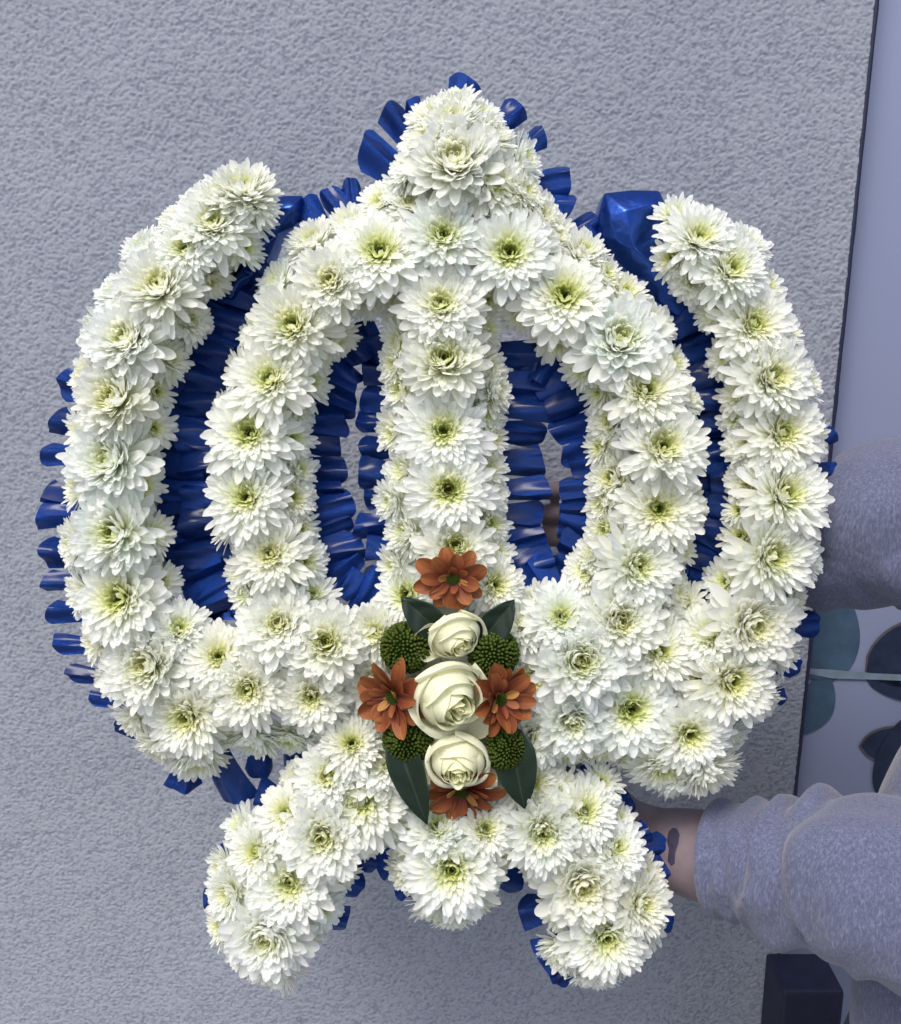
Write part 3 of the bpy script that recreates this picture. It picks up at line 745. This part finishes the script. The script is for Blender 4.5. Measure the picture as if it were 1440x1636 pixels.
def pom(px, py, r, tilt, dd, z, seed):
    A = Acc(); N = 330; rn = random.Random(seed)
    sph = np.array([(1, 0, 0), (.5, .87, 0), (-.5, .87, 0), (-1, 0, 0), (-.5, -.87, 0), (.5, -.87, 0)])
    for i in range(N):
        u = (i + .5) / N; cz = 1 - 1.35 * u; th = math.acos(max(-1, cz)) + rn.uniform(-.035, .035); a = i * 2.39996 + rn.uniform(-.09, .09)
        nrm = Vector((math.sin(th) * math.cos(a), math.sin(th) * math.sin(a), cz))
        flat = Vector((nrm.x, nrm.y, nrm.z * 0.80)); 
        if th < 0.5: flat.z -= 0.06 * (1 - th / 0.5)
        sc = (0.048 + 0.034 * min(1, th)) * rn.uniform(.85, 1.15)
        q = nrm.to_track_quat('Z', 'Y').to_matrix()
        P = []
        for k in range(6): P.append(flat * 0.86 + q @ Vector(sph[k] * sc))
        for k in range(6): P.append(flat * 0.97 + q @ Vector(sph[k] * sc * 0.75))
        P.append(flat * 1.02)
        Fc = [[k, (k + 1) % 6, 6 + (k + 1) % 6, 6 + k] for k in range(6)]
        T = [0.9] * 6 + [0.40] * 6 + [0.05]
        A.add(np.array([tuple(p) for p in P]), np.array(Fc), np.array(T))
        A.V.append(np.zeros((0, 3))); A.F[-1] = A.F[-1]
        A.F.append(np.array([[A.n - 7 + k, A.n - 7 + (k + 1) % 6, A.n - 1] for k in range(6)])); A.T.append(np.zeros(0))
    V = []; 
    for j in range(9):
        for k in range(16):
            th = math.pi * j / 8; ph = k / 16 * 2 * math.pi; V.append((0.9 * math.sin(th) * math.cos(ph), 0.9 * math.sin(th) * math.sin(ph), 0.70 * math.cos(th) - 0.02))
    A.add(np.array(V), np.array([[j * 16 + k, j * 16 + (k + 1) % 16, (j + 1) * 16 + (k + 1) % 16, (j + 1) * 16 + k] for j in range(8) for k in range(16)]), np.full(len(V), 1.0))
    me = A.mesh('green_pompom'); me.materials.append(M['pom'])
    m = flower_matrix(px, py, r, tilt, dd, z); link('green_pompom', me, None, trib, m)
pom(646, 1036, 41, 18, 170, 0.038, 1); pom(790, 1046, 41, 15, 320, 0.038, 2); pom(652, 1188, 41, 25, 265, 0.038, 3); pom(811, 1198, 39, 30, 340, 0.038, 4)

def leaf(a, b, wid, z, lift, seed, name='leaf'):
    pa, pb = loc(*a, z), loc(*b, z); L = (pb - pa).length; nu, nv = 13, 16; P = []; T = []
    for j in range(nv):
        v = j / (nv - 1)
        wv = wid * PX * 0.5 * (math.sin(math.pi * min(1, v ** 0.75)) ** 0.7 if v < 1 else 0) * (1 - 0.25 * v) + 0.0002
        if v > .9: wv = max(0.0004, wv * (1 - (v - .9) * 5))
        for i in range(nu):
            s_ = -1 + 2 * i / (nu - 1)
            z_ = lift * math.sin(v * 2.6) + 0.30 * abs(s_) * wv + 0.0006 * math.sin(v * 16 + abs(s_) * 4)
            P.append((v * L, s_ * wv, z_)); T.append(1.0 if (abs(s_) > 0.97 or i == nu // 2) else 0.2)
    d = pb - pa
    m = Matrix.Translation(pa) @ Matrix.Rotation(math.atan2(d.y, d.x), 4, 'Z')
    a_ = Acc(); a_.add(np.array(P), gf(nu, nv), np.array(T)); o = link(name, a_.mesh(name), M['leaf'], trib, m)
    s = o.modifiers.new('thick', 'SOLIDIFY'); s.thickness = 0.0005
leaf((705, 1010), (641, 953), 58, 0.040, 0.003, 1); leaf((765, 1030), (822, 957), 60, 0.040, 0.003, 2)
leaf((630, 1170), (683, 1316), 62, 0.038, 0.004, 3); leaf((812, 1160), (838, 1290), 76, 0.034, 0.006, 4)

# ------------------------------------------------------------------ the person holding it
per = bpy.data.objects.new('person', None); col.objects.link(per); per.location = (0.56, -0.2, 0)
tag(per, 'person in heather grey sweatshirt at the right edge, both arms holding the flower tribute', 'person')
PO = Vector(per.location)
def chain(bm, pts, radii, seg=28, sub=8, squash=None, fn=None, flat=False):
    """smooth tapered tube with rounded ends, through world points"""
    P = [Vector(p) for p in pts]; n = len(P); C, Rr = [], []
    for i in range(n - 1):
        p0, p1, p2, p3 = P[max(0, i - 1)], P[i], P[i + 1], P[min(n - 1, i + 2)]
        for j in range(sub):
            t = j / sub
            C.append(0.5 * ((2 * p1) + (-p0 + p2) * t + (2 * p0 - 5 * p1 + 4 * p2 - p3) * t * t + (-p0 + 3 * p1 - 3 * p2 + p3) * t ** 3))
            tt = t * t * (3 - 2 * t); Rr.append(radii[i] * (1 - tt) + radii[i + 1] * tt)
    C.append(P[-1]); Rr.append(radii[-1])
    d0 = (C[1] - C[0]).normalized(); d1 = (C[-1] - C[-2]).normalized()
    pre = [(C[0] - d0 * Rr[0] * math.sin(a), Rr[0] * math.cos(a)) for a in (1.35, 0.9, 0.45)]
    post = [(C[-1] + d1 * Rr[-1] * math.sin(a), Rr[-1] * math.cos(a)) for a in (0.45, 0.9, 1.35)]
    if flat: post = [(C[-1] + d1 * 0.0015, Rr[-1] * 0.97)]
    full = pre + list(zip(C, Rr)) + post
    ref = Vector((0, -1, 0)); rings = []; m = len(full)
    for i, (c, r_) in enumerate(full):
        a = full[max(0, i - 1)][0]; b = full[min(m - 1, i + 1)][0]; d = (b - a).normalized()
        x = ref - d * ref.dot(d)
        if x.length < 1e-3: x = Vector((1, 0, 0)) - d * d.x
        x.normalize(); y = d.cross(x); ring = []
        for k in range(seg):
            an = 2 * math.pi * k / seg; ra = r_
            if fn: ra *= fn(i / (m - 1), an)
            sq = squash if squash else (1, 1)
            ring.append(bm.verts.new(c - PO + x * math.cos(an) * ra * sq[0] + y * math.sin(an) * ra * sq[1]))
        rings.append(ring)
    for r0, r1 in zip(rings, rings[1:]):
        for k in range(seg): bm.faces.new((r0[k], r0[(k + 1) % seg], r1[(k + 1) % seg], r1[k]))
    bm.faces.new(rings[0][::-1]); bm.faces.new(rings[-1])
def finish(bm, name, mat, voxel, smooth=4, parent=per):
    bmesh.ops.recalc_face_normals(bm, faces=bm.faces)
    me = bpy.data.meshes.new(name); bm.to_mesh(me); bm.free(); o = link(name, me, mat, parent)
    r_ = o.modifiers.new('skin', 'REMESH'); r_.mode = 'VOXEL'; r_.voxel_size = voxel; r_.use_smooth_shade = True
    s = o.modifiers.new('smooth', 'SMOOTH'); s.iterations = smooth; s.factor = 0.5
    return o
def hand(bm, wrist, palm_dir, across, thumb_side, curl_n, scale=1.0):
    """palm plus four bent fingers and a thumb; across = direction from index to little finger; curl_n = side the fingers curl to"""
    wv = Vector(wrist); d = Vector(palm_dir).normalized(); ac = Vector(across); ac = (ac - d * ac.dot(d)).normalized(); n_ = Vector(curl_n).normalized()
    for k, o_ in enumerate((-0.026, -0.009, 0.009, 0.025)):
        chain(bm, [wv + ac * o_ * 0.7 * scale, wv + (d * 0.05 + ac * o_ * 0.95) * scale, wv + (d * 0.092 + ac * o_ * 1.12) * scale], [0.017 * scale, 0.0155 * scale, 0.0115 * scale], 14, 5)
    for k, (o_, L) in enumerate(((-0.029, 0.072), (-0.010, 0.082), (0.010, 0.076), (0.029, 0.060))):
        b = wv + (d * (0.088 - 0.006 * (k == 3)) + ac * o_) * scale
        p1 = b + (d * 0.48 * L + ac * o_ * 0.12 + n_ * 0.004) * scale
        p2 = p1 + (d * 0.30 * L + n_ * 0.009) * scale
        p3 = p2 + (d * 0.20 * L + n_ * 0.012) * scale
        chain(bm, [b, p1, p2, p3], [0.0100 * scale, 0.0092 * scale, 0.0082 * scale, 0.0066 * scale], 14, 5)
    tb = wv + (d * 0.020 - ac * 0.020) * scale
    t1 = tb + (d * 0.040 - ac * 0.030 + n_ * 0.004) * scale; t2 = t1 + (d * 0.034 - ac * 0.010 + n_ * 0.008) * scale
    chain(bm, [tb, t1, t2], [0.0165 * scale, 0.0115 * scale, 0.0085 * scale], 14, 6)
# joints
rs, re, rw = Vector((0.52, -0.16, 1.33)), Vector((0.535, -0.12, 1.055)), atY(1135, 850, -0.062)
ls, le, lw = Vector((0.72, -0.33, 1.10)), Vector((0.515, -0.315, 0.765)), atY(1035, 1345, -0.110)
bm = bmesh.new()
chain(bm, [(0.53, -.21, .80), (0.57, -.21, .95), (0.61, -.22, 1.10), (0.62, -.24, 1.22)], [0.125, 0.115, 0.13, 0.10], 32, 6, (0.85, 1.15))
chain(bm, [(0.625, -.245, 1.2), (0.64, -.26, 1.34), (0.65, -.27, 1.40)], [0.06, 0.052, 0.055], 20, 5)
chain(bm, [(0.65, -.28, 1.41), (0.655, -.285, 1.47), (0.66, -.28, 1.52)], [0.062, 0.078, 0.070], 26, 6, (1.15, 0.95))
chain(bm, [(0.648, -.375, 1.475), (0.648, -.388, 1.450)], [0.007, 0.012], 10, 3)
for sx in (-1, 1):
    chain(bm, [(0.655 + sx * .078, -.275, 1.45), (0.657 + sx * .080, -.27, 1.48)], [0.010, 0.013], 10, 3)
chain(bm, [rs, re, rw], [0.055, 0.042, 0.028], 22, 10); chain(bm, [ls, Vector((0.63, -.33, .93)), Vector((0.52, -.325, .775)), atY(1440, 1428, -0.26), atY(1240, 1388, -0.195), atY(1128, 1368, -0.152), lw], [0.050, 0.045, 0.044, 0.044, 0.042, 0.040, 0.032], 24, 10)
chain(bm, [rs, (0.62, -.23, 1.22), ls], [0.06, 0.09, 0.06], 22, 8)
hand(bm, rw, (-1, 0.0, 0.06), (0, 0.05, -1), -1, (0, -1, 0), 1.02)
hand(bm, lw, (-0.96, 0.06, 0.20), (0, 0, -1), -1, (0, -1, 0), 1.0)
for sx in (-1, 1):
    chain(bm, [(0.53 + sx * .09, -.20, .80), (0.56 + sx * .10, -.22, .45), (0.57 + sx * .10, -.20, .09)], [0.085, 0.055, 0.04], 22, 6)
    chain(bm, [(0.57 + sx * .10, -.19, .05), (0.57 + sx * .11, -.33, .035)], [0.042, 0.034], 18, 5)
body = finish(bm, 'body', M['skin'], 0.0035, 3)
# sweatshirt: torso and two baggy sleeves with folds
def folds(seed, amp=0.06, fr=16, base=1.0):
    rq = random.Random(seed); cr = [(rq.uniform(.45, .98), rq.uniform(-.5, .5) , rq.uniform(0, 6.28), rq.uniform(.028, .055)) for _ in range(13)]
    def f(t, a):
        e = 0
        for (t0, sl_, a0, wd) in cr:
            dt_ = t - t0 - sl_ * 0.15 * math.sin(a - a0); wn = max(0.0, math.cos((a - a0) / 2)) ** 1.5
            e += wn * (math.exp(-(dt_ / wd) ** 2) - 0.7 * math.exp(-((dt_ - wd * 1.5) / (wd * .8)) ** 2))
        nn = noise.noise(Vector((t * fr + seed, math.cos(a) * 1.3, math.sin(a) * 1.3)))
        rid = noise.noise(Vector((t * fr * .6 + math.cos(a) * 1.6 + seed * 2, math.sin(a) * 1.8, seed)))
        return base + amp * nn + amp * 0.9 * rid + amp * 0.8 * e
    return f
bm = bmesh.new()
chain(bm, [(0.54, -.215, .56), (0.54, -.215, .80), (0.575, -.215, .95), (0.61, -.22, 1.10), (0.625, -.245, 1.22)], [0.165, 0.172, 0.150, 0.158, 0.10], 72, 14, (0.85, 1.1), folds(3, 0.05, 9))
chain(bm, [rs, (0.62, -.235, 1.21), ls], [0.078, 0.11, 0.078], 40, 10)
def sleeve(pts, radii, seed, amp): chain(bm, pts, radii, 96, 34, (1, 1), folds(seed, amp), True)
S = lambda x, y, Y: atY(x, y, Y)
sleeve([rs, Vector((0.54, -.13, 1.19)), Vector((0.545, -.115, 1.065)), S(1440, 838, -0.105), S(1370, 868, -0.09), S(1290, 872, -0.075), S(1220, 862, -0.066)],
       [0.078, 0.074, 0.080, 0.072, 0.062, 0.050, 0.040], 5, 0.09)
sleeve([ls, Vector((0.63, -.33, .93)), Vector((0.52, -.325, .775)), S(1440, 1428, -0.26), S(1330, 1408, -0.225), S(1240, 1388, -0.195), S(1215, 1380, -0.187), S(1175, 1374, -0.174)],
       [0.078, 0.078, 0.082, 0.068, 0.062, 0.058, 0.052, 0.0465], 11, 0.11)
# cuff: ribbed band with a rolled edge
def cuff(c0, c1, r0, r1):
    c0, c1 = Vector(c0), Vector(c1)
    chain(bm, [c0, c0.lerp(c1, .5), c1], [r0, (r0 + r1) / 2 * 0.99, r1], 96, 8, None, lambda t, a: 1 + 0.006 * math.sin(a * 48), True)
cuff(S(1215, 1380, -0.187), S(1172, 1373, -0.173), 0.0475, 0.0455)
c = S(1152, 1371, -0.167); dd = (S(1152, 1371, -0.167) - S(1215, 1380, -0.187)).normalized()
xa = Vector((0, -1, 0)); xa = (xa - dd * xa.dot(dd)).normalized(); ya = dd.cross(xa)
for rr_, off_ in ((0.0476, 0.0), (0.0440, -0.006)):
    ring = []
    for k in range(64):
        an = 2 * math.pi * k / 64; ctr = c + dd * off_ + (xa * math.cos(an) + ya * math.sin(an)) * rr_
        out = (xa * math.cos(an) + ya * math.sin(an)); ring.append([bm.verts.new(ctr - PO + out * math.cos(b) * 0.0036 + dd * math.sin(b) * 0.0040) for b in [2 * math.pi * q / 10 for q in range(10)]])
    for k in range(64):
        for q in range(10): bm.faces.new((ring[k][q], ring[k][(q + 1) % 10], ring[(k + 1) % 64][(q + 1) % 10], ring[(k + 1) % 64][q]))
finish(bm, 'sweatshirt', M['fleece'], 0.0030, 5)
# rolled ribbed cuff edge at the lower wrist
prof = [(-.026, .0470), (-.014, .0480), (-.010, .0474), (-.0075, .0476), (-.005, .0502), (-.001, .0515), (.003, .0506), (.0045, .0470), (.002, .0435), (-.012, .0425)]
V = []; nk = 160
for (o_, r_) in prof:
    for k in range(nk):
        an = 2 * math.pi * k / nk; rr2 = r_ + (0.0004 * math.sin(an * 50) if o_ < -.008 else 0.0003 * noise.noise(Vector((an * 3, o_ * 300, 0))))
        V.append(tuple(c + dd * o_ + (xa * math.cos(an) + ya * math.sin(an)) * rr2 - PO))
Fc = [(j * nk + k, j * nk + (k + 1) % nk, (j + 1) * nk + (k + 1) % nk, (j + 1) * nk + k) for j in range(len(prof) - 1) for k in range(nk)]
link('cuff', mesh_from('cuff', V, Fc), M['fleece'], per)
# trousers
bm = bmesh.new()
chain(bm, [(0.54, -.20, .62), (0.54, -.20, .52)], [0.13, 0.14], 40, 6, (0.8, 1.1))
for sx in (-1, 1):
    chain(bm, [(0.53 + sx * .07, -.195, .60), (0.56 + sx * .10, -.22, .45), (0.57 + sx * .10, -.20, .10)], [0.105, 0.075, 0.065], 30, 10, None, folds(20 + sx, .05, 12))
finish(bm, 'trousers', M['trouser'], 0.006, 3)
# hair cap
bm = bmesh.new()
chain(bm, [(0.655, -.255, 1.46), (0.66, -.262, 1.52)], [0.082, 0.078], 26, 6, (1.1, 1.02))
finish(bm, 'hair', M['hair'], 0.005, 3)
# tattoo on the lower wrist: a small flat inked shape following the skin
def tattoo(outline_px):
    ax0, ax1 = lw, atY(1128, 1368, -0.152); dirn = (ax1 - ax0).normalized()
    pts = []
    bm = bmesh.new()
    c2 = np.array(outline_px, float); cen = c2.mean(0)
    rings = []
    for s_ in (0.02, 0.35, 0.7, 1.0):
        rg = []
        for q in c2:
            x, y = cen + (q - cen) * s_
            d = ray(x, y).normalized(); w0 = CAM - ax0
            # meet the forearm cylinder
            a = d - dirn * d.dot(dirn); b = w0 - dirn * w0.dot(dirn)
            rad = 0.040
            A_, B_, C_ = a.dot(a), 2 * a.dot(b), b.dot(b) - rad * rad
            disc = B_ * B_ - 4 * A_ * C_
            t = (-B_ - math.sqrt(max(0, disc))) / (2 * A_)
            rg.append(bm.verts.new(CAM + d * t - PO))
        rings.append(rg)
    n = len(c2)
    for r0, r1 in zip(rings, rings[1:]):
        for k in range(n): bm.faces.new((r0[k], r0[(k + 1) % n], r1[(k + 1) % n], r1[k]))
    bm.faces.new(rings[0])
    me = bpy.data.meshes.new('tattoo'); bm.to_mesh(me); bm.free(); me.shade_smooth()
    return me
tm = tattoo([(1067, 1327), (1074, 1321), (1081, 1323), (1086, 1333), (1084, 1348), (1079, 1362), (1078, 1380), (1072, 1384), (1066, 1376), (1068, 1356), (1064, 1342)])
tob = link('tattoo', tm, M['ink'], per)
sw = tob.modifiers.new('wrap', 'SHRINKWRAP'); sw.target = body; sw.wrap_method = 'NEAREST_SURFACEPOINT'; sw.offset = 0.0004; sw.wrap_mode = 'ABOVE_SURFACE'
